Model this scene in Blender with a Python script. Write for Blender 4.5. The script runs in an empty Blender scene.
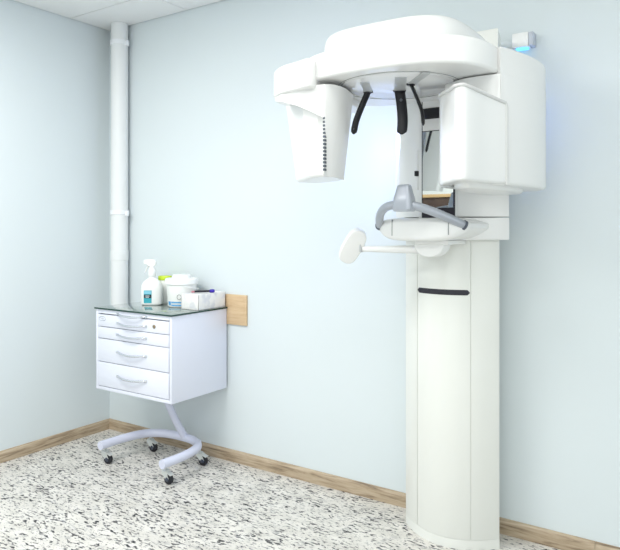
import bpy, bmesh, math, random
from mathutils import Vector, Matrix
random.seed(4)
col = bpy.context.scene.collection
PI = math.pi

# ------------------------------------------------------------------ materials
def srgb(r, g, b):
    def c(v):
        v /= 255.
        return v/12.92 if v <= .04045 else ((v+.055)/1.055)**2.4
    return (c(r), c(g), c(b), 1)

def mat(name, rgb, rough=.5, metal=0., spec=.5, coat=0., var=.03, vscale=6., bump=0., bscale=200., emit=None, trans=0.):
    m = bpy.data.materials.new(name); m.use_nodes = True
    nt = m.node_tree; b = nt.nodes['Principled BSDF']
    b.inputs['Roughness'].default_value = rough
    b.inputs['Metallic'].default_value = metal
    b.inputs['Specular IOR Level'].default_value = spec
    b.inputs['Coat Weight'].default_value = coat
    b.inputs['Coat Roughness'].default_value = .08
    b.inputs['Transmission Weight'].default_value = trans
    tc = nt.nodes.new('ShaderNodeTexCoord')
    n = nt.nodes.new('ShaderNodeTexNoise'); n.inputs['Scale'].default_value = vscale
    n.inputs['Detail'].default_value = 4
    nt.links.new(tc.outputs['Object'], n.inputs['Vector'])
    mx = nt.nodes.new('ShaderNodeMix'); mx.data_type = 'RGBA'
    c = srgb(*rgb)
    mx.inputs['A'].default_value = (c[0]*(1-var), c[1]*(1-var), c[2]*(1-var), 1)
    mx.inputs['B'].default_value = (min(1, c[0]*(1+var)), min(1, c[1]*(1+var)), min(1, c[2]*(1+var)), 1)
    nt.links.new(n.outputs['Fac'], mx.inputs['Factor'])
    nt.links.new(mx.outputs['Result'], b.inputs['Base Color'])
    if bump:
        n2 = nt.nodes.new('ShaderNodeTexNoise'); n2.inputs['Scale'].default_value = bscale
        nt.links.new(tc.outputs['Object'], n2.inputs['Vector'])
        bp = nt.nodes.new('ShaderNodeBump'); bp.inputs['Strength'].default_value = bump
        bp.inputs['Distance'].default_value = .002
        nt.links.new(n2.outputs['Fac'], bp.inputs['Height'])
        nt.links.new(bp.outputs['Normal'], b.inputs['Normal'])
    if emit:
        b.inputs['Emission Color'].default_value = srgb(*emit[0])
        b.inputs['Emission Strength'].default_value = emit[1]
    return m

M = {}
M['wall'] = mat('wall_paint', (221, 230, 233), .75, spec=.25, var=.012, vscale=1.5, bump=.10, bscale=120)
M['ceil'] = mat('ceiling_panel', (240, 242, 242), .8, spec=.2, var=.01, bump=.05)
M['seam'] = mat('ceiling_shadow_gap', (120, 124, 126), .9, var=.02)
M['plastic'] = mat('machine_white_plastic', (240, 241, 240), .28, coat=.35, var=.006, vscale=3)
M['plastic_warm'] = mat('column_white_plastic', (233, 235, 230), .33, coat=.25, var=.008, vscale=3)
M['lip_shade'] = mat('grey_lip_shade', (216, 217, 216), .4, var=.01)  # greyer colour carries the shade of the cover's lip
M['plastic_grey'] = mat('recess_grey_plastic', (190, 194, 196), .45, var=.01)
M['under'] = mat('underside_plastic', (236, 238, 240), .18, coat=.5, var=.006)
M['black'] = mat('black_plastic', (9, 10, 20), .4, var=.1)
M['slot'] = mat('dark_slot', (34, 32, 44), .45, var=.08)
M['grip'] = mat('grey_painted_metal', (176, 182, 192), .35, metal=.25, coat=.25, var=.03)
M['gripdark'] = mat('grey_end_collar', (92, 98, 108), .4, metal=.2, var=.04)
M['mirror'] = mat('mirror_glass', (225, 230, 230), .015, metal=1., var=.004)
M['line'] = mat('seam_line', (150, 154, 156), .7, var=.02)
M['cab'] = mat('cabinet_white_enamel', (229, 233, 246), .22, coat=.3, var=.006)
M['cabline'] = mat('cabinet_dark_gap', (74, 78, 88), .7, var=.03)
M['tube'] = mat('lilac_white_steel_tube', (215, 219, 238), .3, coat=.3, var=.01)
M['chrome'] = mat('satin_chrome', (222, 225, 230), .22, metal=.95, var=.02)
M['zinc'] = mat('zinc_caster_fork', (214, 218, 216), .35, metal=.25, var=.05)
M['rubber'] = mat('dark_caster_wheel', (24, 27, 36), .5, var=.1)
M['wheelhub'] = mat('caster_hub', (70, 76, 90), .4, var=.05)
M['lock'] = mat('brass_lock', (150, 136, 112), .35, metal=.6, var=.1, vscale=90)
M['pipe'] = mat('white_pipe_plastic', (233, 236, 236), .4, var=.01)
M['clip'] = mat('white_pipe_clip', (240, 243, 246), .4, var=.01)
M['whiteplas'] = mat('bottle_white_plastic', (244, 246, 245), .35, coat=.2, var=.01)
M['milky'] = mat('milky_plastic', (246, 248, 245), .35, var=.02, vscale=30)
M['teal'] = mat('teal_label', (60, 172, 188), .5, var=.04, vscale=40)
M['tealight'] = mat('pale_blue_label', (140, 208, 228), .5, var=.05, vscale=60)
M['labelblack'] = mat('black_label_band', (36, 46, 58), .5, var=.05)
M['ink'] = mat('pale_print', (214, 224, 228), .5, var=.03)
M['blue'] = mat('blue_label_print', (84, 164, 222), .5, var=.15, vscale=120)
M['greyink'] = mat('grey_print', (168, 170, 170), .6, var=.1, vscale=120)
M['lime'] = mat('lime_lid', (206, 232, 52), .45, var=.03)
M['pen'] = mat('pen_black', (36, 32, 42), .4, var=.05)
M['violet'] = mat('violet_cap', (58, 36, 168), .4, var=.05)
M['pink'] = mat('pink_pen_end', (196, 130, 140), .5, var=.05)
M['lampglow'] = mat('cyan_lamp_lens', (120, 210, 255), .4, emit=((110, 205, 255), 1.0))
M['lampgrey'] = mat('lamp_grey_end', (196, 203, 214), .5, var=.02)
M['darkwood'] = mat('dark_brown_cabinet', (62, 44, 34), .5, var=.25, vscale=9)
M['tanwood'] = mat('tan_cabinet_edge', (186, 156, 112), .5, var=.08, vscale=12)
M['slate'] = mat('dark_slate', (42, 48, 60), .5, var=.06)
M['carton'] = None

def carton():
    m = mat('white_carton_with_faint_grey_print', (238, 239, 238), .55, var=.01)
    nt = m.node_tree; b = nt.nodes['Principled BSDF']
    tc = nt.nodes.new('ShaderNodeTexCoord')
    v = nt.nodes.new('ShaderNodeTexNoise'); v.inputs['Scale'].default_value = 26; v.inputs['Detail'].default_value = 1.5
    nt.links.new(tc.outputs['Object'], v.inputs['Vector'])
    r = nt.nodes.new('ShaderNodeValToRGB')
    r.color_ramp.elements[0].position = .48; r.color_ramp.elements[0].color = srgb(242, 242, 240)
    r.color_ramp.elements[1].position = .66; r.color_ramp.elements[1].color = srgb(222, 224, 228)
    nt.links.new(v.outputs['Fac'], r.inputs['Fac'])
    nt.links.new(r.outputs['Color'], b.inputs['Base Color'])
    return m
M['carton'] = carton()

def wood(name, c0, c1, c2, sx, rough=.5):
    """grain stretched along object axis X (sx low) ; returns material"""
    m = bpy.data.materials.new(name); m.use_nodes = True
    nt = m.node_tree; b = nt.nodes['Principled BSDF']; b.inputs['Roughness'].default_value = rough
    tc = nt.nodes.new('ShaderNodeTexCoord')
    mp = nt.nodes.new('ShaderNodeMapping'); mp.inputs['Scale'].default_value = sx
    nt.links.new(tc.outputs['Object'], mp.inputs['Vector'])
    n = nt.nodes.new('ShaderNodeTexNoise'); n.inputs['Scale'].default_value = 1; n.inputs['Detail'].default_value = 6
    n.inputs['Roughness'].default_value = .62; n.inputs['Distortion'].default_value = .6
    nt.links.new(mp.outputs['Vector'], n.inputs['Vector'])
    r = nt.nodes.new('ShaderNodeValToRGB')
    e = r.color_ramp.elements
    e[0].position = .30; e[0].color = srgb(*c0); e[1].position = .72; e[1].color = srgb(*c2)
    x = e.new(.47); x.color = srgb(*c1)
    nt.links.new(n.outputs['Fac'], r.inputs['Fac'])
    nt.links.new(r.outputs['Color'], b.inputs['Base Color'])
    return m
M['skirt_x'] = wood('oak_laminate_along_back', (112, 95, 76), (174, 155, 130), (202, 186, 162), (5, 60, 60))
M['skirt_y'] = wood('oak_laminate_along_left', (112, 95, 76), (174, 155, 130), (202, 186, 162), (60, 5, 60))
M['board'] = wood('pale_beech_board', (200, 170, 132), (212, 184, 146), (222, 197, 160), (6, 40, 70))

def floor_mat():
    m = bpy.data.materials.new('white_floor_with_black_flecks'); m.use_nodes = True
    nt = m.node_tree; b = nt.nodes['Principled BSDF']; b.inputs['Roughness'].default_value = .42
    b.inputs['Specular IOR Level'].default_value = .35
    L = nt.links
    tc = nt.nodes.new('ShaderNodeTexCoord')
    def noise(sc, scale, detail, rough=.5, rz=0., loc=(0, 0, 0), dist=0.):
        mp = nt.nodes.new('ShaderNodeMapping'); mp.inputs['Scale'].default_value = sc
        mp.inputs['Rotation'].default_value = (0, 0, rz); mp.inputs['Location'].default_value = loc
        L.new(tc.outputs['Object'], mp.inputs['Vector'])
        n = nt.nodes.new('ShaderNodeTexNoise'); n.inputs['Scale'].default_value = scale
        n.inputs['Detail'].default_value = detail; n.inputs['Roughness'].default_value = rough
        n.inputs['Distortion'].default_value = dist
        L.new(mp.outputs['Vector'], n.inputs['Vector']); return n.outputs['Fac']
    def ramp(fac, p0, p1, c0=(0, 0, 0, 1), c1=(1, 1, 1, 1)):
        r = nt.nodes.new('ShaderNodeValToRGB')
        r.color_ramp.elements[0].position = p0; r.color_ramp.elements[0].color = c0
        r.color_ramp.elements[1].position = p1; r.color_ramp.elements[1].color = c1
        L.new(fac, r.inputs['Fac']); return r.outputs['Color']
    def math_(op, a, b_):
        n = nt.nodes.new('ShaderNodeMath'); n.operation = op
        for i, v in enumerate((a, b_)):
            if isinstance(v, (int, float)): n.inputs[i].default_value = v
            else: L.new(v, n.inputs[i])
        return n.outputs[0]
    def mix(f, a, b_):
        n = nt.nodes.new('ShaderNodeMix'); n.data_type = 'RGBA'
        L.new(f, n.inputs['Factor'])
        for k, v in (('A', a), ('B', b_)):
            if isinstance(v, tuple): n.inputs[k].default_value = v
            else: L.new(v, n.inputs[k])
        return n.outputs['Result']
    base = ramp(noise((1, 1.8, 1), 7, 5, .6), .35, .68, srgb(210, 207, 200), srgb(232, 229, 223))
    # faint grey smears
    g = ramp(noise((.55, 1.5, 1), 30, 3, .6, .15), .56, .70)
    base = mix(math_('MULTIPLY', g, .8), base, srgb(176, 176, 174))
    # clump field shifts the threshold of the fine flecks
    cl = noise((.7, 1.3, 1), 9, 2, .5, .1, (3, 1, 0))
    f1 = noise((.55, 1.45, 1), 58, 2.5, .55, .22, (1, 7, 0), .5)
    f1 = math_('ADD', f1, math_('MULTIPLY', math_('SUBTRACT', cl, .5), .28))
    base = mix(math_('MULTIPLY', ramp(f1, .545, .60), .75), base, srgb(98, 99, 104))
    base = mix(ramp(f1, .604, .636), base, srgb(30, 31, 36))
    f2 = noise((.5, 1.6, 1), 34, 2.5, .6, -.1, (9, 2, 0), .7)
    base = mix(ramp(f2, .655, .685), base, srgb(32, 33, 38))
    f3 = noise((.8, 1.5, 1), 95, 2, .5, .3, (5, 5, 0))
    base = mix(math_('MULTIPLY', ramp(f3, .63, .68), .7), base, srgb(70, 71, 76))
    L.new(base, b.inputs['Base Color'])
    return m
M['floor'] = floor_mat()

def glass_mat():
    m = mat('green_tinted_glass', (150, 168, 162), .025, spec=.8, coat=.6, var=.02, trans=.35)
    m.node_tree.nodes['Principled BSDF'].inputs['Coat Roughness'].default_value = .02
    return m
M['glass'] = glass_mat()
M['glassedge'] = mat('dark_green_glass_edge', (30, 62, 56), .15, var=.05)

# ------------------------------------------------------------------ mesh helpers
def finish(name, bm, m, parent=None, ang=38, loc=None):
    bmesh.ops.recalc_face_normals(bm, faces=bm.faces)
    for f in bm.faces: f.smooth = True
    ca = math.radians(ang)
    for e in bm.edges:
        if len(e.link_faces) == 2:
            e.smooth = e.calc_face_angle(0) < ca
        else: e.smooth = False
    me = bpy.data.meshes.new(name); bm.to_mesh(me); bm.free()
    ms = m if isinstance(m, (list, tuple)) else [m]
    for x in ms: me.materials.append(x)
    o = bpy.data.objects.new(name, me); col.objects.link(o)
    if parent is not None:
        o.parent = parent
        w = parent; off = Vector((0, 0, 0))
        while w is not None:
            off += w.location; w = w.parent
        me.transform(Matrix.Translation(-off))      # meshes are written in room coordinates
    return o

def tag(o, label, cat, group=None):
    o['label'] = label; o['category'] = cat
    if group: o['group'] = group
    return o

def thing(name, label, cat, loc, group=None):
    o = bpy.data.objects.new(name, None); o.empty_display_size = .1
    col.objects.link(o); o.location = loc
    return tag(o, label, cat, group)

def recenter(o, loc):
    """put the origin of a top-level mesh at its base"""
    o.data.transform(Matrix.Translation(-Vector(loc))); o.location = loc
    return o

def struct(name, bm, m):
    o = finish(name, bm, m); o['kind'] = 'structure'; return o

def box(bm, x0, x1, y0, y1, z0, z1, bev=0., seg=2, mi=0):
    b2 = bmesh.new()
    bmesh.ops.create_cube(b2, size=1)
    for v in b2.verts:
        v.co = Vector((x0+(v.co.x+.5)*(x1-x0), y0+(v.co.y+.5)*(y1-y0), z0+(v.co.z+.5)*(z1-z0)))
    if bev: bmesh.ops.bevel(b2, geom=b2.edges[:], offset=bev, segments=seg, profile=.5, affect='EDGES')
    merge(bm, b2, mi)
    return bm

def merge(bm, b2, mi=0, mtx=None):
    vm = {}
    for v in b2.verts:
        vm[v] = bm.verts.new(mtx @ v.co if mtx else v.co)
    for f in b2.faces:
        try:
            nf = bm.faces.new([vm[v] for v in f.verts]); nf.material_index = mi
        except ValueError: pass
    b2.free()

def nbox(x0, x1, y0, y1, z0, z1, bev=0., seg=2):
    return box(bmesh.new(), x0, x1, y0, y1, z0, z1, bev, seg)

def loft(bm, levels, cap0=True, cap1=True, closed=True, mi=0):
    rings = [[bm.verts.new(p) for p in l] for l in levels]
    n = len(rings[0])
    for a, b in zip(rings, rings[1:]):
        for i in range(n if closed else n-1):
            j = (i+1) % n
            f = bm.faces.new((a[i], a[j], b[j], b[i])); f.material_index = mi
    if cap0: bm.faces.new(rings[0][::-1]).material_index = mi
    if cap1: bm.faces.new(rings[-1]).material_index = mi
    return bm

def area2(o): return sum(o[i][0]*o[(i+1) % len(o)][1]-o[(i+1) % len(o)][0]*o[i][1] for i in range(len(o)))
def inset(o, d):
    """inset a CCW outline by d (miter normals)"""
    if abs(d) < 1e-9: return list(o)
    n = len(o); out = []
    for i in range(n):
        p, q, r = Vector(o[i-1]), Vector(o[i]), Vector(o[(i+1) % n])
        a = (q-p); b = (r-q)
        na = Vector((-a.y, a.x)).normalized(); nb = Vector((-b.y, b.x)).normalized()
        m = (na+nb)
        m = m.normalized() if m.length > 1e-6 else na
        k = max(.5, m.dot(na))
        out.append(tuple(q+m*(d/k)))
    return out

def rprism(bm, o, z0, z1, r0=0., r1=0., seg=5, ztop=None, mi=0, scale=None):
    """prism over CCW outline o with rounded bottom (r0) and top (r1) rims; scale=(cx,cy,s) tapers the bottom"""
    if area2(o) < 0: o = o[::-1]
    lv = []
    def ring(d, z, t):
        pts = inset(o, d)
        if scale:
            cx, cy, s = scale; k = s+(1-s)*t
            pts = [(cx+(p[0]-cx)*k, cy+(p[1]-cy)*k) for p in pts]
        return [(p[0], p[1], z if ztop is None or t < .5 else ztop(o[i])-(z1-z)) for i, p in enumerate(pts)]
    if r0:
        for i in range(seg): a = PI/2*i/seg; lv.append(ring(r0*(1-math.sin(a)), z0+r0*(1-math.cos(a)), 0))
    lv.append(ring(0, z0+r0, r0/(z1-z0)*.9))
    lv.append(ring(0, z1-r1, 1-r1/(z1-z0)*.9))
    if r1:
        for i in range(1, seg+1): a = PI/2*i/seg; lv.append(ring(r1*(1-math.cos(a)), z1-r1*(1-math.sin(a)), 1))
    return loft(bm, lv, mi=mi)

def spline(pts, k=8, closed=True):
    """Catmull-Rom through 2-D or 3-D points"""
    P = [Vector(p) for p in pts]; n = len(P); out = []
    for i in range(n if closed else n-1):
        if closed: p0, p1, p2, p3 = P[i-1], P[i], P[(i+1) % n], P[(i+2) % n]
        else:
            p1, p2 = P[i], P[i+1]; p0 = P[i-1] if i else p1*2-p2; p3 = P[i+2] if i+2 < n else p2*2-p1
        for j in range(k):
            t = j/k
            out.append(tuple(.5*((2*p1)+(p2-p0)*t+(2*p0-5*p1+4*p2-p3)*t*t+(3*p1-p0-3*p2+p3)*t**3)))
    if not closed: out.append(tuple(P[-1]))
    return out

def superell(cx, cy, rx, ry, e=2.6, n=64, a0=0., a1=2*PI, rot=0.):
    out = []
    full = abs(a1-a0-2*PI) < 1e-6
    for i in range(n if full else n+1):
        a = a0+(a1-a0)*i/n
        c, s = math.cos(a), math.sin(a)
        x = rx*math.copysign(abs(c)**(2/e), c); y = ry*math.copysign(abs(s)**(2/e), s)
        out.append((cx+x*math.cos(rot)-y*math.sin(rot), cy+x*math.sin(rot)+y*math.cos(rot)))
    return out

def tube(bm, path, r, n=16, caps=True, mi=0, flat=None):
    """sweep a circle (or flat=(rw,rt) ellipse) along 3-D path; r may be a list"""
    P = [Vector(p) for p in path]; m = len(P)
    T = [(P[min(i+1, m-1)]-P[max(i-1, 0)]).normalized() for i in range(m)]
    ref = Vector((0, 0, 1)) if abs(T[0].z) < .9 else Vector((1, 0, 0))
    u = T[0].cross(ref).normalized(); lv = []
    for i in range(m):
        u = (u-T[i]*u.dot(T[i])).normalized(); v = T[i].cross(u)
        rr = r[i] if isinstance(r, (list, tuple)) else r
        ru, rv = (rr*flat[0], rr*flat[1]) if flat else (rr, rr)
        lv.append([P[i]+u*ru*math.cos(2*PI*k/n)+v*rv*math.sin(2*PI*k/n) for k in range(n)])
    return loft(bm, lv, caps, caps, mi=mi)

def lathe(bm, prof, cx, cy, n=32, mi=0):
    lv = [[(cx+r*math.cos(2*PI*k/n), cy+r*math.sin(2*PI*k/n), z) for k in range(n)] for r, z in prof]
    return loft(bm, lv, mi=mi)

def patch(bm, rows, off=0., mi=0):
    """open sheet from rows of points"""
    return loft(bm, rows, False, False, closed=False, mi=mi)

# ------------------------------------------------------------------ the room
RX, RY, H = 5.0, -4.6, 2.7
bm = nbox(-.12, RX+.12, RY-.12, .12, -.1, 0); struct('floor', bm, M['floor'])
bm = nbox(-.12, RX+.12, 0, .12, 0, H+.06); struct('wall_back', bm, M['wall'])
bm = nbox(-.12, 0, RY, 0, 0, H+.06); struct('wall_left', bm, M['wall'])
bm = nbox(RX, RX+.12, RY, 0, 0, H+.06); struct('wall_right', bm, M['wall'])
bm = nbox(-.12, RX+.12, RY-.12, RY, 0, H+.06); struct('wall_front', bm, M['wall'])
# ceiling: flush panels with fine shadow gaps, on a darker backing
bm = bmesh.new()
box(bm, -.1, RX+.1, RY-.1, .1, H+.012, H+.05, mi=1)
xs = [.004]+[.736+1.2*k for k in range(5) if .736+1.2*k < RX]+[RX-.004]
ys = [-.004]+[-.312-.6*k for k in range(9) if -.312-.6*k > RY]+[RY+.004]
for i in range(len(xs)-1):
    for j in range(len(ys)-1):
        box(bm, xs[i]+.0028, xs[i+1]-.0028, ys[j+1]+.0028, ys[j]-.0028, H, H+.011)
struct('ceiling', bm, [M['ceil'], M['seam']])
# skirting boards, eased top edge, one butt joint on the back wall
def skirt(axis, a0, a1, m, name, joint=None):
    bm = bmesh.new()
    segs = [(a0, a1)] if joint is None else [(a0, joint-.0008), (joint+.0008, a1)]
    prof = [(0, 0), (.016, 0), (.016, .052), (.013, .060), (.008, .065), (0, .066)]
    for s0, s1 in segs:
        if axis == 'x': loft(bm, [[(s, -d, z) for d, z in prof] for s in (s0, s1)])
        else: loft(bm, [[(d, s, z) for d, z in prof] for s in (s0, s1)])
    return struct(name, bm, m)
skirt('x', 0, RX, M['skirt_x'], 'baseboard_back', joint=3.06)
skirt('y', RY, -.016, M['skirt_y'], 'baseboard_left')
# the far side of the room, met only in the machine's mirror
t = thing('wall_cupboard', 'dark brown wall cupboard with tan top edge seen in the machine mirror', 'cupboard', (.75, RY, 1.36))
finish('cupboard_body', nbox(.15, 1.75, RY+.001, RY+.30, 1.50, 1.70, .004), M['darkwood'], t)
finish('top_edge', nbox(.13, 1.77, RY+.001, RY+.32, 1.70, 1.735, .004), M['tanwood'], t)
finish('lower_panel', nbox(.15, 1.75, RY+.001, RY+.26, 1.34, 1.50, .004), M['slate'], t)

# ------------------------------------------------------------------ soil pipe in the corner
PX, PY, PR = .178, -.0615, .0545
t = thing('drain_pipe', 'white vertical plastic drain pipe in the room corner behind the cabinet', 'pipe', (PX, PY, .5))
finish('pipe_tube', lathe(bmesh.new(), [(PR, .5), (PR, 2.699)], PX, PY, 40), M['pipe'], t)
finish('pipe_foot', tube(bmesh.new(), spline([(PX, PY, .56), (PX, PY, .50), (PX, PY+.02, .46), (PX, -.012, .45), (PX, -.001, .45)], 5, False), PR*.98, 32), M['pipe'], t)
finish('pipe_socket', lathe(bmesh.new(), [(PR, 1.148), (PR+.0022, 1.150), (PR+.0022, 1.2095), (PR, 1.212)], PX, PY, 40), M['pipe'], t)
def clip(z):
    bm = bmesh.new()
    lathe(bm, [(PR+.001, z-.016), (PR+.006, z-.014), (PR+.006, z+.014), (PR+.001, z+.016)], PX, PY, 40)
    for s in (-1, 1):
        box(bm, PX+s*(PR+.010)-.012, PX+s*(PR+.010)+.012, PY-.004, PY+.014, z-.024, z+.010, .003)
    box(bm, PX-.02, PX+.02, PY+PR-.01, -.0005, z-.012, z+.012)
    return bm
for z in (2.572, 1.462): finish('pipe_clip', clip(z), M['clip'], t)

# ------------------------------------------------------------------ beech board on the wall
bm = nbox(1.035, 1.213, -.0125, -.0003, .797, .972, .002)
recenter(tag(finish('wall_board', bm, M['board']), 'pale beech board fixed to the wall at the cabinet corner', 'board'), (1.107, 0, .797))

# ------------------------------------------------------------------ mobile drawer cabinet
CX0, CX1, CY0, CY1, CZ0, CZ1 = .443, 1.066, -.45, -.014, .424, .889
t = thing('mobile_drawer_cabinet', 'white enamel four-drawer cabinet on a curved tube base with casters', 'cabinet', (.75, -.24, 0))
bm = bmesh.new()
T = .018
box(bm, CX0, CX0+T, CY0, CY1, CZ0, CZ1, .003); box(bm, CX1-T, CX1, CY0, CY1, CZ0, CZ1, .003)
box(bm, CX0+T-.002, CX1-T+.002, CY0+.001, CY1, CZ0, CZ0+.020, .002)
box(bm, CX0+T-.002, CX1-T+.002, CY0+.001, CY1, CZ1-.016, CZ1, .002)
box(bm, CX0+T-.002, CX1-T+.002, CY1-.012, CY1, CZ0, CZ1)
finish('cabinet_body', bm, M['cab'], t)
finish('drawer_recess', nbox(CX0+T, CX1-T, CY0+.020, CY1-.012, CZ0+.018, CZ1-.014), M['cabline'], t)
DX0, DX1 = CX0+T+.003, CX1-T-.003
def bow_handle(cx, z, w, parent):
    pts = []
    for i in range(17):
        a = i/16; s = math.sin(PI*a)**.55 if 0 < a < 1 else 0
        pts.append((cx-w/2+w*a, CY0-.001-.026*s, z-.009*math.sin(PI*a)+.002))
    bm = bmesh.new(); tube(bm, pts, [.0042+.0016*math.sin(PI*i/16) for i in range(17)], 10)
    for s in (-1, 1): lathe(bm, [(.0075, z-.006), (.0075, z+.006)], cx+s*w/2, CY0-.003, 12)
    return finish('handle', bm, M['chrome'], parent)
zs = [.862, .790, .722, .588, .446]
HXC, HW = .754, .235
lid = finish('pull_out_shelf', nbox(DX0, DX1, CY0-.001, CY0+.3, .866, .8735, .001), M['cab'], t)
bow_handle(HXC, .872, HW, lid)
for i in range(4):
    d = finish('drawer', nbox(DX0, DX1, CY0-.002, CY0+.022, zs[i+1]+.0018, zs[i]-.0018, .0015), M['cab'], t)
    zc = [.822, .757, .658, .522][i]
    bow_handle(HXC, zc, HW, d)
    if i == 0:
        bm = bmesh.new()
        b2 = bmesh.new(); lathe(b2, [(.0085, 0), (.0105, .001), (.0105, .004), (.007, .007), (.0035, .0072)], 0, 0, 20)
        box(b2, -.001, .001, -.006, .006, .006, .0078)
        merge(bm, b2, 0, Matrix.Translation((.936, CY0-.002, .826)) @ Matrix.Rotation(PI/2, 4, 'X'))
        finish('lock', bm, M['lock'], d)
        bm = bmesh.new()
        pts = [(.504+.028*math.cos(2*PI*k/32), CY0-.003, .836+.0125*math.sin(2*PI*k/32)) for k in range(33)]
        tube(bm, pts, .0016, 6, False)
        pts = [(.488+.032*k/12, CY0-.003, .836+.004*math.sin(k*1.3)) for k in range(13)]
        tube(bm, pts, .0011, 6)
        finish('oval_badge', bm, M['chrome'], d)
# glass top: pane with dark green edge
bm = bmesh.new()
GX0, GX1, GY0, GY1, GZ0, GZ1 = CX0-.006, CX1+.006, CY0-.008, CY1+.001, CZ1, CZ1+.0095
g = finish('glass_top', nbox(GX0+.0015, GX1-.0015, GY0+.0015, GY1-.0015, GZ0+.0004, GZ1, .001), M['glass'], t)
bm = bmesh.new()
box(bm, GX0, GX1, GY0, GY0+.0015, GZ0+.0004, GZ1-.0008); box(bm, GX0, GX1, GY1-.0015, GY1, GZ0+.0004, GZ1-.0008)
box(bm, GX0, GX0+.0015, GY0, GY1, GZ0+.0004, GZ1-.0008); box(bm, GX1-.0015, GX1, GY0, GY1, GZ0+.0004, GZ1-.0008)
e = finish('glass_edge', bm, M['glassedge'], g); e['label'] = 'dark green glass edge'
TOP = GZ1
# curved base, post, casters
TZ = .118
upath = spline([(.532, -.490, TZ), (.538, -.34, TZ), (.572, -.205, TZ), (.66, -.135, TZ), (.80, -.115, TZ), (.93, -.135, TZ), (1.015, -.21, TZ), (1.046, -.34, TZ), (1.042, -.497, TZ)], 8, False)
finish('base_tube', tube(bmesh.new(), upath, .0245, 20), M['tube'], t)
finish('post', tube(bmesh.new(), spline([(.835, -.120, TZ), (.815, -.175, .23), (.797, -.222, .345), (.785, -.25, .4245)], 4, False), .0215, 18), M['tube'], t)
def caster(x, y, rz):
    R = Matrix.Translation((x, y, 0)) @ Matrix.Rotation(rz, 4, 'Z')
    def put(b2, bm): merge(bm, b2, 0, R)
    bm = bmesh.new(); b2 = bmesh.new()
    lathe(b2, [(.007, TZ-.024), (.007, .074), (.021, .073), (.021, .068), (.016, .064)][::-1], 0, 0, 16)
    for s in (-1, 1):
        pr = [(-.016, .070), (.018, .070), (.036, .034), (.030, .022), (.018, .022), (-.012, .052)]
        loft(b2, [[(px, s*.0135+yy, pz) for px, pz in pr] for yy in (-.0012, .0012)])
    box(b2, -.016, .020, -.0145, .0145, .066, .070)
    # brake pedal
    loft(b2, [[(.018, yy, .060), (.048, yy, .050), (.050, yy, .054), (.020, yy, .068)] for yy in (-.013, .013)])
    put(b2, bm)
    fork = finish('caster', bm, M['zinc'], t)
    bm = bmesh.new(); b2 = bmesh.new()
    for s in (-1, 1):
        b3 = bmesh.new(); lathe(b3, [(.020, -.0105), (.026, -.0095), (.0285, -.005), (.0285, .005), (.026, .0095), (.020, .0105)], 0, 0, 26)
        merge(b2, b3, 0, Matrix.Translation((.024, 0, .0286)) @ Matrix.Rotation(PI/2, 4, 'X'))
        break
    put(b2, bm); w = finish('wheel', bm, M['rubber'], fork)
    bm = bmesh.new(); b2 = bmesh.new(); b3 = bmesh.new()
    lathe(b3, [(.010, -.0165), (.0115, -.0155), (.0115, .0155), (.010, .0165)], 0, 0, 16)
    merge(b2, b3, 0, Matrix.Translation((.024, 0, .0286)) @ Matrix.Rotation(PI/2, 4, 'X'))
    put(b2, bm); finish('axle', bm, M['wheelhub'], fork)
caster(.512, -.440, .15); caster(1.020, -.450, .0); caster(.575, -.155, .1); caster(.985, -.155, .2)

# ------------------------------------------------------------------ things on the cabinet
FACE = math.atan2(.83, .558)          # direction square to the camera's side axis
# spray bottle
SX, SY = .622, -.185
ra = math.radians(34)                # broad side turned to the room
def rot(p):
    x, y, z = p
    return (SX+x*math.cos(ra)-y*math.sin(ra), SY+x*math.sin(ra)+y*math.cos(ra), TOP+(z-TOP)*1.12)
t = thing('spray_bottle', 'white trigger spray bottle with teal and black label on glass top', 'spray bottle', (SX, SY, TOP))
bm = bmesh.new(); lv = []
prof = [(.056, .034, 0), (.062, .039, .004), (.064, .041, .015), (.064, .041, .085), (.061, .040, .105), (.052, .036, .122), (.036, .028, .134), (.021, .020, .143), (.0165, .0165, .150), (.0165, .0165, .166)]
for rx, ry, z in prof: lv.append([rot((x, y, TOP+z)) for x, y in superell(0, 0, rx, ry, 2.7 if z < .12 else 2.2, 40)])
loft(bm, lv); finish('bottle', bm, M['whiteplas'], t)
bm = bmesh.new()
lv = [[rot((x, y, TOP+z)) for x, y in superell(0, 0, r, r, 2, 24)] for r, z in ((.021, .150), (.0225, .152), (.0225, .184), (.019, .189), (.0155, .196), (.0145, .214))]
loft(bm, lv); finish('collar', bm, M['whiteplas'], t)
bm = bmesh.new()
hd = [(-.048, .228), (-.046, .218), (-.030, .216), (-.020, .206), (.016, .204), (.024, .214), (.026, .232), (.018, .242), (-.030, .243), (-.046, .240)]
loft(bm, [[rot((x, y*k, TOP+z)) for x, z in [((a-0)*1, b) for a, b in hd]] for y, k in ((-.010, 1), (-.013, .6), (.013, .6), (.010, 1))] if False else [[rot((x*s, y, TOP+.225+(z-.225)*s)) for x, z in hd] for y, s in ((-.013, .9), (-.010, 1), (.010, 1), (.013, .9))])
finish('spray_head', bm, M['whiteplas'], t)
bm = bmesh.new(); tube(bm, [rot(p) for p in spline([(-.016, 0, TOP+.212), (-.026, 0, TOP+.200), (-.034, 0, TOP+.184), (-.043, 0, TOP+.172)], 4, False)], .0052, 10, flat=(1.4, .8))
finish('trigger', bm, M['whiteplas'], t)
def slabel(x0, x1, z0, z1, off, m, name, parent):
    # label on the front (-y) broad face, following the body
    rows = []
    for z in (z0, z1):
        r = []
        for i in range(13):
            x = x0+(x1-x0)*i/12
            y = -(.041)*(1-min(1, abs(x)/.064)**2.7)**(1/2.7)-off
            r.append(rot((x, y, TOP+z)))
        rows.append(r)
    return finish(name, patch(bmesh.new(), rows), m, parent)
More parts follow.
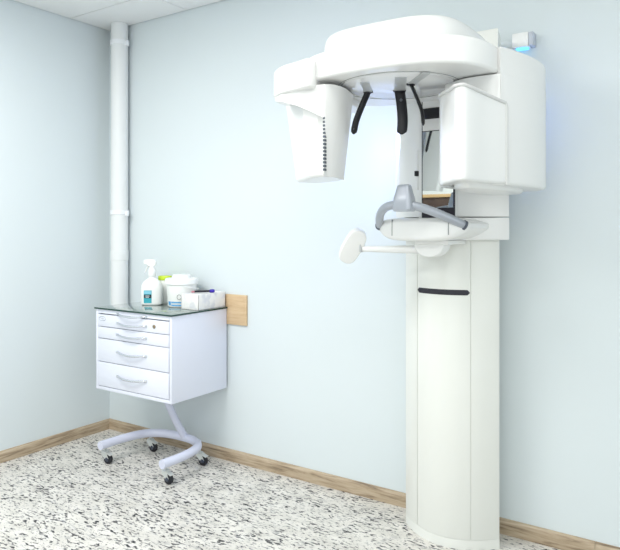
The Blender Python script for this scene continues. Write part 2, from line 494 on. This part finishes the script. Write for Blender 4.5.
lab = slabel(-.040, .008, .012, .079, .0008, M['teal'], 'label', t)
slabel(-.037, .005, .060, .076, .0014, M['tealight'], 'label_heading', lab)
slabel(-.039, .007, .038, .057, .0014, M['labelblack'], 'label_band', lab)
bm = bmesh.new()
for z, a, b_ in ((.050, -.030, -.004), (.043, -.028, -.008)):
    r = []
    for zz in (z-.0016, z+.0016):
        r.append([rot((a+(b_-a)*i/6, -(.041)*(1-min(1, abs(a+(b_-a)*i/6)/.064)**2.7)**(1/2.7)-.002, TOP+zz)) for i in range(7)])
    patch(bm, r)
finish('label_print', bm, M['ink'], lab)
# lime-lidded jar behind
JX, JY = .745, -.085
t = thing('lidded_jar', 'milky jar with lime green lid behind the spray bottle', 'jar', (JX-.118, JY, TOP))
jx = JX-.118
finish('jar_body', lathe(bmesh.new(), [(.036, TOP), (.039, TOP+.004), (.039, TOP+.135), (.034, TOP+.145)], jx, JY, 32), M['milky'], t)
finish('lid', lathe(bmesh.new(), [(.040, TOP+.143), (.041, TOP+.145), (.041, TOP+.163), (.038, TOP+.167), (.01, TOP+.168)], jx, JY, 32), M['lime'], t)
# tub
UX, UY = .832, -.146
t = thing('lidded_tub', 'white round tub with snap lid and blue label beside the carton', 'tub', (UX, UY, TOP))
def tr(z): return .079+.010*z/.14
finish('tub_body', lathe(bmesh.new(), [(.072, TOP), (.078, TOP+.003), (tr(0.01), TOP+.008), (tr(.14), TOP+.150)], UX, UY, 48), M['milky'], t)
lidt = finish('lid', lathe(bmesh.new(), [(.090, TOP+.132), (.096, TOP+.134), (.097, TOP+.158), (.093, TOP+.165), (.085, TOP+.167), (.083, TOP+.160), (.055, TOP+.160), (.053, TOP+.183), (.050, TOP+.187), (.030, TOP+.1875)], UX, UY, 48), M['whiteplas'], t)
va = math.atan2(-2.825-UY, 3.543-UX)   # towards the viewpoint
def tlabel(a0, a1, z0, z1, off, m, name, parent):
    rows = [[(UX+(tr(z)+off)*math.cos(va+a0+(a1-a0)*i/14), UY+(tr(z)+off)*math.sin(va+a0+(a1-a0)*i/14), TOP+z) for i in range(15)] for z in (z0, z1)]
    return finish(name, patch(bmesh.new(), rows), m, parent)
lab = tlabel(-1.15, .3, .008, .036, .0012, M['ink'], 'label', t)
tlabel(-1.12, -.85, .014, .035, .0018, M['blue'], 'label_emblem', lab)
tlabel(-.80, .28, .027, .034, .0018, M['blue'], 'label_stripe', lab)
tlabel(-.80, .28, .010, .017, .0018, M['blue'], 'label_stripe', lab)
bm = bmesh.new()
for k in range(24):
    pass
pts = [(UX+(tr(.062)+.0012)*math.cos(va-.18+.14*math.cos(2*PI*k/24)), UY+(tr(.062)+.0012)*math.sin(va-.18+.14*math.cos(2*PI*k/24)), TOP+.062+.014*math.sin(2*PI*k/24)) for k in range(25)]
tube(bm, pts, .0016, 6, False); finish('round_print', bm, M['greyink'], t)
ha = va+PI/2
hp = []
for i in range(13):
    a = -1.5+3.0*i/12
    hp.append((UX+.099*math.cos(ha+a), UY+.099*math.sin(ha+a), TOP+.130-.028*math.cos(a)))
finish('carry_handle', tube(bmesh.new(), hp, .0028, 8), M['whiteplas'], t)
# carton
KX0, KX1, KY0, KY1, KH = .928, 1.062, -.245, -.022, .088
t = thing('carton', 'open white carton with faint grey print at the glass edge', 'box', ((KX0+KX1)/2, (KY0+KY1)/2, TOP))
bm = bmesh.new(); w = .003
z0, z1 = TOP+.0003, TOP+KH
box(bm, KX0, KX1, KY0, KY0+w, z0, z1, .0008); box(bm, KX0, KX1, KY1-w, KY1, z0, z1, .0008)
box(bm, KX0, KX0+w, KY0, KY1, z0, z1, .0008); box(bm, KX1-w, KX1, KY0, KY1, z0, z1, .0008)
box(bm, KX0, KX1, KY0, KY1, z0, z0+w)
finish('carton_walls', bm, M['carton'], t)
bm = nbox(KX0+w, KX1-w, KY0+w, KY1-w, z1-.022, z1-.004, .002); finish('carton_flap', bm, M['carton'], t)
# marker pen on the carton
t = thing('marker_pen', 'black marker pen with violet cap lying on the white carton', 'pen', (.99, -.12, z1-.004))
pz = z1-.004+.0106
p0, p1 = Vector((.950, -.185, pz)), Vector((1.020, -.070, pz))
def along(a, b): return [tuple(p0.lerp(p1, a+(b-a)*i/6)) for i in range(7)]
finish('barrel', tube(bmesh.new(), along(.12, .78), .0062, 14), M['pen'], t)
finish('cap', tube(bmesh.new(), along(.78, 1.0), [.0075, .0095, .0102, .0104, .0104, .0095, .0075], 14), M['violet'], t)
finish('end_plug', tube(bmesh.new(), along(0, .12), .0056, 14), M['pink'], t)

# ------------------------------------------------------------------ panoramic x-ray machine
MX = 2.494
HC = 2.482      # axis of the head
mach = thing('panoramic_x_ray_machine', 'tall white panoramic dental x-ray machine standing against the back wall', 'x-ray machine', (MX, -.15, 0))
def bow(w, ys, yf, wb, yb, n=28, x0=None, x1=None):
    """column outline: bowed front, flanks drawn in to the back"""
    x0 = -w if x0 is None else x0; x1 = w if x1 is None else x1
    pts = []
    for i in range(n+1):
        x = x0+(x1-x0)*i/n
        pts.append((MX+x, ys+(yf-ys)*(1-(x/w)**2)))
    pts += [(MX+wb, yb), (MX-wb, yb)]
    return pts
WB, YB = .13, -.03
# lower column: shell, front panel, plinth, handle slot
finish('column', rprism(bmesh.new(), bow(.216, -.152, -.264, WB, YB), .0, 1.34), M['plastic_warm'], mach)
def arcsheet(xa, xb, z0, z1, off, thick=.004, w=.216, ys=-.152, yf=-.264, n=20, rnd=0.):
    """solid sheet hugging the bowed front between xa and xb"""
    f = lambda x: ys+(yf-ys)*(1-(x/w)**2)
    o = [(MX+xa+(xb-xa)*i/n, f(xa+(xb-xa)*i/n)-off) for i in range(n+1)]
    o += [(p[0], p[1]+off+thick) for p in o[::-1]]
    return o, z0, z1
for (xa, xb, nm) in ((-.122, .118, 'front_panel'), (-.2135, -.1255, 'flank_panel'), (.1215, .2135, 'flank_panel')):
    o, z0, z1 = arcsheet(xa, xb, .042, 1.30, .003)
    finish(nm, rprism(bmesh.new(), o, z0, z1, .0012, .0012, 3), M['plastic_warm'], mach)
finish('plinth', rprism(bmesh.new(), bow(.2165, -.152, -.2655, WB+.002, YB+.001), .0, .040, 0, .002, 3), M['plastic_warm'], mach)
# dark grip slot following the bow
bm = bmesh.new()
f = lambda x: -.152-.112*(1-(x/.216)**2)
n = 28; rows = []
for j in range(9):
    a = -PI/2+PI*j/8
    r = []
    for i in range(n+1):
        x = -.121+.238*i/n
        e = min(1, (.119-abs(x+.002))/.012); hz = .0115*math.sqrt(max(.02, 1-(1-e)**2))
        r.append((MX+x, f(x)-.0036-.0015*math.cos(a), 1.083+hz*math.sin(a)))
    rows.append(r)
patch(bm, rows); finish('grip_slot', bm, M['slot'], mach)
# telescoping sleeve
finish('sleeve', rprism(bmesh.new(), bow(.260, -.165, -.302, .150, -.035), 1.402, 2.05, .003, .01), M['plastic'], mach)
finish('sleeve_foot', rprism(bmesh.new(), bow(.261, -.165, -.304, .150, -.035), 1.305, 1.3985, .006, .002), M['plastic'], mach)
# mirror panel on the sleeve front
FY = -.318
finish('mirror_mount', nbox(MX-.079, MX+.083, FY, -.25, 1.396, 1.92, .004), M['plastic'], mach)
fr = finish('mirror_frame', nbox(MX-.0625, MX+.0835, FY-.004, FY+.004, 1.3985, 1.93, .001), M['slot'], mach)
finish('mirror', nbox(MX-.058, MX+.078, FY-.0052, FY-.003, 1.440, 1.762), M['mirror'], mach)
finish('mirror_header', nbox(MX-.058, MX+.079, FY-.007, FY-.002, 1.7655, 1.815, .002), M['plastic'], mach)
finish('dark_reflection_bar', nbox(MX-.056, MX+.078, FY-.012, FY-.002, 1.818, 1.858, .003), M['black'], mach)  # solid black bar in place of a dark reflection above the mirror
finish('mirror_upper_panel', nbox(MX-.058, MX+.079, FY-.007, FY-.002, 1.861, 1.925, .002), M['plastic'], mach)
# slide switch left of the mirror
bm = nbox(MX-.1, MX-.086, -.300, -.286, 1.52, 1.69, .005)
sw = finish('switch_track', bm, M['plastic'], mach)
finish('switch_button', nbox(MX-.0985, MX-.0835, -.318, -.29, 1.578, 1.600, .002), M['black'], sw)
# chin tray: boat-shaped shell with a bowed front
bm = bmesh.new(); lv = []
n = 26
for i in range(n+1):
    u = -1+2*i/n
    u = math.copysign(abs(u)**.8, u)
    x = .203*u
    top = 1.394-.022*abs(u)**6
    bot = 1.303+.052*abs(u)**4.2
    yf = -.515+.05*u*u+.03*abs(u)**8
    yb = -.20
    sec = []
    r = min(.02, (top-bot)*.45)
    zc = [(top, yb), (top, yf+r)]
    for k in range(1, 6): a = PI/2*k/6; zc.append((top-r*(1-math.cos(a)), yf+r*(1-math.sin(a))))
    zc += [(top-r, yf), (bot+r, yf)]
    for k in range(1, 6): a = PI/2*k/6; zc.append((bot+r*(1-math.sin(a)), yf+r*(1-math.cos(a))))
    zc += [(bot, yf+r), (bot, yb)]
    lv.append([(MX-.008+x, y, z) for z, y in zc])
tray_shift = 0
loft(bm, lv); tray = finish('chin_tray', bm, M['plastic'], mach)
for xs_ in (-.112, .125):
    u = (xs_+.008)/.203; yf = -.515+.05*u*u
    finish('tray_seam', nbox(MX+xs_-.001, MX+xs_+.001, yf-.0022, yf+.02, 1.315+.03*abs(u)**2, 1.389), M['line'], tray)
# patient hand grip arch with chin block
pts = []
for i in range(33):
    a = PI*i/32; s = 1-abs(math.cos(a))**(2.8 if i < 16 else 1.6)
    pts.append((MX-.010-.182*math.cos(a), -.455-.150*s, 1.366+.080*s))
hg = finish('hand_grip', tube(bmesh.new(), pts, .0168, 20), M['grip'], mach)
for i, j in ((0, 1), (32, 31)):
    p, q = Vector(pts[i]), Vector(pts[j]); d = (p-q).normalized()
    finish('end_collar', tube(bmesh.new(), [p-d*.004, p+d*.006], .0198, 20), M['gripdark'], hg)
bm = bmesh.new()
lv = []
for z, hw, y0, y1 in ((1.418, .034, -.632, -.572), (1.425, .040, -.636, -.568), (1.468, .037, -.632, -.572), (1.510, .026, -.622, -.580), (1.518, .024, -.618, -.584), (1.521, .018, -.612, -.590)):
    lv.append([(x, y, z) for x, y in superell(MX-.010, (y0+y1)/2, hw, (y1-y0)/2, 4.5, 36)])
loft(bm, lv); finish('chin_rest', bm, M['grip'], mach)
# swing arm with control paddle under the tray
HX, HY = 2.512, -.40
finish('arm_mount', nbox(HX-.06, HX+.085, HY-.04, -.22, 1.288, 1.306, .004), M['plastic'], mach)
bm = bmesh.new()
dp = [(HX+.066*math.cos(a), 1.288+.052*math.sin(a)) for a in [PI+PI*i/24 for i in range(25)]]
loft(bm, [[(HX+(x-HX)*s, y, 1.288+(z-1.288)*s) for x, z in dp] for y, s in ((HY-.034, .93), (HY-.028, 1), (HY+.03, 1), (HY+.034, .93))])
finish('arm_hinge', bm, M['plastic'], mach)
arm = finish('swing_arm', tube(bmesh.new(), [(HX, HY-.005, 1.268), (HX-.10, HY-.012, 1.2665), (HX-.20, HY-.02, 1.266), (HX-.305, HY-.03, 1.266)], [.018, .017, .0145, .0125], 16, flat=(1, 1)), M['plastic'], mach)
bm = bmesh.new()
# paddle: leaning rounded pad
b2 = bmesh.new()
rprism(b2, superell(0, 0, .042, .080, 2.9, 40), -.040, .022, .030, .006)
mtx = Matrix.Translation((HX-.348, HY-.045, 1.279)) @ Matrix.Rotation(math.radians(33), 4, 'Y') @ Matrix.Rotation(math.radians(38), 4, 'Z') @ Matrix.Rotation(math.radians(90), 4, 'X')
merge(bm, b2, 0, mtx)
pad = finish('control_paddle', bm, M['plastic'], mach)
bm = nbox(HX-.312, HX-.305, HY-.05, HY-.015, 1.252, 1.285, .002); finish('paddle_joint', bm, M['plastic_grey'], arm)

# overhead arm, head and dome
ZU, ZT = 1.89, 1.988
finish('overhead_arm', rprism(bmesh.new(), [(HC-.2, -.40), (HC+.2, -.40), (HC+.238, -.27), (HC+.245, -.18), (HC+.21, -.05), (HC-.21, -.05), (HC-.24, -.2)], 1.93, 2.09, .01, .012), M['plastic'], mach)
finish('column_cap', rprism(bmesh.new(), [(HC-.25, -.25), (HC+.252, -.25), (HC+.232, -.15), (HC+.19, -.05), (HC-.19, -.05), (HC-.235, -.15)], 2.04, 2.172, .004, .006), M['plastic_warm'], mach)
head_o = superell(HC+.003, -.615, .372, .318, 2.75, 96)
finish('overhead_head', rprism(bmesh.new(), head_o, ZU, ZT, .012, .022, 6), M['plastic'], mach)
dome_o = superell(HC-.026, -.515, .292, .30, 3.3, 96)
bm = bmesh.new()
lvl = []
for z, d in ((1.98, 0), (2.055, .004), (2.076, .008), (2.090, .016), (2.098, .028), (2.102, .045), (2.103, .07)):
    lvl.append([(p[0], p[1], z) for p in inset(dome_o, d)])
loft(bm, lvl); finish('dome_cover', bm, M['plastic'], mach)
# underside disc and the three head supports with their tracks
bm = bmesh.new(); lathe(bm, [(.212, ZU+.002), (.212, ZU-.003), (.208, ZU-.005), (.02, ZU-.0055)], HC, -.655, 72)
disc = finish('rotation_disc', bm, M['under'], mach)
bm = bmesh.new(); pts = [(HC+.23*math.cos(2*PI*k/72), -.645+.23*math.sin(2*PI*k/72), ZU-.0006) for k in range(73)]
tube(bm, pts, .0012, 6, False); finish('disc_gap', bm, M['line'], disc)
def track(a, b, w):
    a, b = Vector(a), Vector(b); d = (b-a).normalized(); s = Vector((-d.y, d.x))*w/2
    bm = bmesh.new(); o = [tuple(a-s), tuple(b-s), tuple(b+s), tuple(a+s)]
    return rprism(bm, o, ZU-.0078, ZU-.003)
def support(path, w, th, wdir):
    """curved flat black blade; wdir = horizontal direction of its width"""
    P = [Vector(p) for p in path]; bm = bmesh.new(); lv = []; m = len(P)
    wv = Vector((wdir[0], wdir[1], 0)).normalized()
    for i, p in enumerate(P):
        tg = (P[min(i+1, m-1)]-P[max(i-1, 0)]).normalized(); nv = tg.cross(wv).normalized()
        t_ = i/(m-1); k = 1. if t_ < .9 else math.sqrt(max(.05, 1-((t_-.9)/.1)**2))
        lv.append([p+wv*(w/2*k*math.cos(2*PI*q/16))+nv*(th/2*k*math.sin(2*PI*q/16)) for q in range(16)])
    return loft(bm, lv)
E0 = ZU-.004
specs = [((2.352, -.648), (2.42, -.80), .032, [(2.352, -.648, E0), (2.333, -.662, E0-.055), (2.312, -.672, E0-.115), (2.300, -.672, E0-.165)], (.45, 1.), .030),
         ((2.462, -.598), (2.56, -.79), .042, [(2.462, -.598, E0), (2.471, -.598, E0-.06), (2.476, -.600, E0-.12), (2.474, -.604, E0-.172)], (1., .45), .040),
         ((2.545, -.675), (2.66, -.80), .030, [(2.545, -.675, E0), (2.565, -.668, E0-.05), (2.583, -.660, E0-.105), (2.586, -.655, E0-.155)], (-.2, 1.), .030)]
for a, b, tw, path, wd, w in specs:
    tk = finish('support_track', track(a, b, tw), M['plastic_grey'], disc)
    s = finish('head_support', support(spline(path, 6, False), w, .013, wd), M['black'], mach)
    finish('support_socket', rprism(bmesh.new(), superell(a[0], a[1], w*.62, .015, 3, 24, rot=math.atan2(wd[1], wd[0])), E0-.006, E0+.002, .002, 0, 3), M['slot'], s)
    bm = bmesh.new(); b2 = bmesh.new(); lathe(b2, [(.006, 0), (.006, .002)], 0, 0, 14)
    p = path[3 if tw < .04 else 1]
    merge(bm, b2, 0, Matrix.Translation((p[0]+.002, p[1]-.0085, p[2]+.02)) @ Matrix.Rotation(PI/2, 4, 'X') )
    finish('screw_cap', bm, M['gripdark'], s)

# right-hand rotating unit (large)
outer = [(2.826, -.858), (2.842, -.735), (2.874, -.640), (2.904, -.545), (2.924, -.450), (2.933, -.360), (2.930, -.280), (2.905, -.215), (2.84, -.185), (2.74, -.19), (2.665, -.235), (2.636, -.33), (2.632, -.50), (2.636, -.635), (2.676, -.715), (2.748, -.805), (2.790, -.862)]
so = spline(outer, 5)
shell_o = [(2.818, -.838) if i == 0 else p for i, p in enumerate(outer)]
shell_o = [(2.800, -.655), (2.850, -.652)]+outer[2:13]+[(2.642, -.585), (2.675, -.615), (2.735, -.648)]
ru = rprism(bmesh.new(), spline(shell_o, 5), 1.503, ZU-.004, .014, .004)
cres = spline([(2.8705, -.652), (2.9035, -.545), (2.9235, -.450), (2.9325, -.360), (2.929, -.280), (2.904, -.216), (2.84, -.187)], 5, False)+[(2.76, -.30), (2.80, -.5), (2.83, -.62)]
rprism(ru, cres, 1.795, 1.982, 0, .012)
unit = finish('detector_unit', ru, M['plastic'], mach)
shp = [p for p in so]
def shield_top(p):
    d = math.hypot(p[0]-2.80, p[1]+.83)
    return 1.828-.012*max(0, min(1, (p[0]-2.65)/.15))-.030*max(0, min(1, (p[0]-2.82)/.065))
fo = spline([(2.640, -.635), (2.680, -.715), (2.750, -.805), (2.792, -.862), (2.826, -.858), (2.854, -.745), (2.890, -.642)], 6, False)
fo = fo+[(2.872, -.618), (2.80, -.60), (2.70, -.58), (2.648, -.60)]
if area2(fo) < 0: fo = fo[::-1]
finish('detector_cover', rprism(bmesh.new(), fo, 1.506, 1.835, .010, .006, 5, ztop=shield_top), M['plastic'], unit)
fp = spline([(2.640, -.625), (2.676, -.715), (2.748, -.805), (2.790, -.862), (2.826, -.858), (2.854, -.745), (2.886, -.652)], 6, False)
lip_shade = [(p[0], p[1], shield_top(p)-.004) for p in fp]
x_, y_, z_ = lip_shade[-1]
lip_shade += [(x_+.001, y_+.004, z_-.006), (x_+.002, y_+.006, z_-.016), (x_+.002, y_+.006, z_-.05), (x_+.002, y_+.006, 1.60), (x_+.002, y_+.006, 1.502)]
finish('cover_lip_shade', tube(bmesh.new(), lip_shade, .0062, 10), M['lip_shade'], unit)  # added strip; its grey stands in for the shaded lip around the cover
finish('underside_vent', nbox(2.664, 2.70, -.68, -.60, 1.499, 1.508, .001), M['plastic_grey'], unit)
bl = rprism(bmesh.new(), spline([(2.795, -.765), (2.84, -.64), (2.862, -.50), (2.862, -.36), (2.83, -.26), (2.74, -.25), (2.685, -.34), (2.675, -.55), (2.72, -.69)], 6), 1.488, 1.514, .018, 0); finish('underside_belly', bl, M['plastic'], unit)

# left-hand rotating unit (small, tapered) under its cap
cap_o = spline([(2.275, -.9355), (2.19, -.925), (2.11, -.902), (2.045, -.850), (2.012, -.76), (2.01, -.64), (2.04, -.52), (2.10, -.44), (2.20, -.42), (2.24, -.6), (2.262, -.8)], 6)
cap = finish('tube_head_cap', rprism(bmesh.new(), cap_o, 1.859, 1.968, .010, .02, 6), M['plastic'], mach)
# recessed tapered body
btop = [(1.965, -.66), (2.175, -.855), (2.25, -.873), (2.318, -.850), (2.330, -.82), (2.295, -.68), (2.25, -.60), (2.02, -.55)]
bbot = [(2.02, -.66), (2.20, -.828), (2.268, -.842), (2.280, -.832), (2.287, -.80), (2.25, -.68), (2.21, -.62), (2.06, -.57)]
def lerp_o(t): return [(a[0]+(b[0]-a[0])*t, a[1]+(b[1]-a[1])*t) for a, b in zip(bbot, btop)]
ZL0, ZL1 = 1.545, 1.875
if area2(btop) < 0: btop, bbot = btop[::-1], bbot[::-1]
lv = []
for z, d in ((ZL0, .010), (ZL0+.003, .004), (ZL0+.010, 0), (ZL1, 0)):
    lv.append([(p[0], p[1], z) for p in inset(lerp_o((z-ZL0)/(ZL1-ZL0)), d)])
tub_ = finish('tube_head', loft(bmesh.new(), lv), M['plastic'], mach, ang=14)
# outer shell: a hood that arches over the recess, then runs down beside the vent
hood = [(2.022, -.73), (2.030, -.80), (2.060, -.862), (2.115, -.897), (2.19, -.909), (2.25, -.910), (2.308, -.9005), (2.313, -.899), (2.326, -.889), (2.336, -.872), (2.342, -.845), (2.340, -.80), (2.305, -.68)]
hz = [1.852, 1.850, 1.845, 1.832, 1.808, 1.782, 1.752, ZL0-.002, ZL0-.002, ZL0-.002, ZL0-.002, ZL0-.002, ZL0-.002]
def hp_(p, z, back, end=False):
    k = (z-ZL0)/(ZL1-ZL0); s_ = .93+.07*k
    x, y = 2.19+(p[0]-2.19)*s_, -.72+(p[1]+.72)*(s_ if p[1] < -.72 else 1)
    x -= .036*(1-k)*(1 if p[1] > -.875 and p[0] > 2.3 else max(0, min(1, (p[0]-2.31)/.025)))
    if back:
        q = Vector((2.26-x, -.70-y)).normalized()*.05; x += q.x; y += q.y
    return (x, y, z)
bm = bmesh.new(); lv = []
for p, zb in zip(hood, hz):
    zt = 1.872
    zz = [zt, zt-(zt-zb)*.5, zb+.003, zb]
    lv.append([hp_(p, z, False) for z in zz]+[hp_(p, z, True) for z in zz[::-1]])
loft(bm, lv); finish('tube_head_shell', bm, M['plastic'], tub_, ang=30)
# row of vent slots along the shell edge
bm = bmesh.new()
for k in range(15):
    z = 1.566+.185*k/14
    x, y, _ = hp_((2.309, -.8985), z, False)
    box(bm, x-.0042, x+.0028, y-.0022, y+.012, z-.0042, z+.0042)
finish('vent_slots', bm, M['gripdark'], tub_)

# ------------------------------------------------------------------ little lamp on the back wall
t = thing('wall_lamp', 'small white box lamp with blue glow on the wall above the machine', 'lamp', (2.765, 0, 2.14))
finish('lamp_box', nbox(2.734, 2.803, -.055, -.0005, 2.134, 2.196, .004), M['whiteplas'], t)
finish('lamp_end', nbox(2.8035, 2.823, -.055, -.0005, 2.136, 2.194, .003), M['lampgrey'], t)
finish('lamp_lens', rprism(bmesh.new(), superell(2.772, -.028, .028, .020, 3, 24), 2.1275, 2.1345, .004, 0), M['lampglow'], t)
finish('lamp_bracket', nbox(2.63, 2.734, -.03, -.0005, 2.132, 2.176, .003), M['wall'], t)

# ------------------------------------------------------------------ light
def area(name, loc, rotv, sx, sy, power, color=(1, 1, 1)):
    l = bpy.data.lights.new(name, 'AREA'); l.shape = 'RECTANGLE'; l.size = sx; l.size_y = sy
    l.energy = power; l.color = color
    o = bpy.data.objects.new(name, l); o.location = loc; o.rotation_euler = rotv
    col.objects.link(o); return o
for x, y, p in ((1.15, -1.8, 37), (3.1, -1.75, 11), (1.2, -3.4, 33), (3.4, -3.4, 17)):
    area('ceiling_panel_light', (x, y, H-.012), (0, 0, 0), 1.15, .58, p, (1, .985, .96))
# unseen fill light at the front wall, behind the viewpoint
area('front_fill_light', (3.4, RY+.05, 1.55), (PI/2, 0, 0), 2.4, 1.7, 14, (1, .99, .97))
# fill light added on the right to brighten the machine's right face
area('side_fill_light', (RX-.05, -1.7, 1.65), (0, PI/2, 0), 1.5, 1.6, 10, (1, .99, .97))
# blue accent light behind the sleeve washing the wall
for s in (-1, 1):
    o = area('blue_accent_light', (MX+s*.175, -.085, 1.80), (0, 0, 0), .05, .60, 11. if s > 0 else 5.5, (.36, .46, 1.))
    o.rotation_euler = Vector((s*.9, .38, 0)).to_track_quat('-Z', 'Z').to_euler()

w = bpy.data.worlds.new('World'); bpy.context.scene.world = w; w.use_nodes = True
w.node_tree.nodes['Background'].inputs['Color'].default_value = (.8, .85, .9, 1)
w.node_tree.nodes['Background'].inputs['Strength'].default_value = .4

# ------------------------------------------------------------------ camera
cd = bpy.data.cameras.new('Camera'); cam = bpy.data.objects.new('Camera', cd); col.objects.link(cam)
cam.location = (3.543, -2.825, 1.347)
cam.rotation_euler = (PI/2, 0, math.atan2(427, 635))
cd.sensor_fit = 'HORIZONTAL'; cd.sensor_width = 36
cd.lens = 635/620*36
cd.shift_y = -(275-230)/620
cd.clip_start = .05
bpy.context.scene.camera = cam
sc = bpy.context.scene
sc.view_settings.view_transform = 'Standard'
sc.view_settings.look = 'None'
sc.view_settings.exposure = 0.0
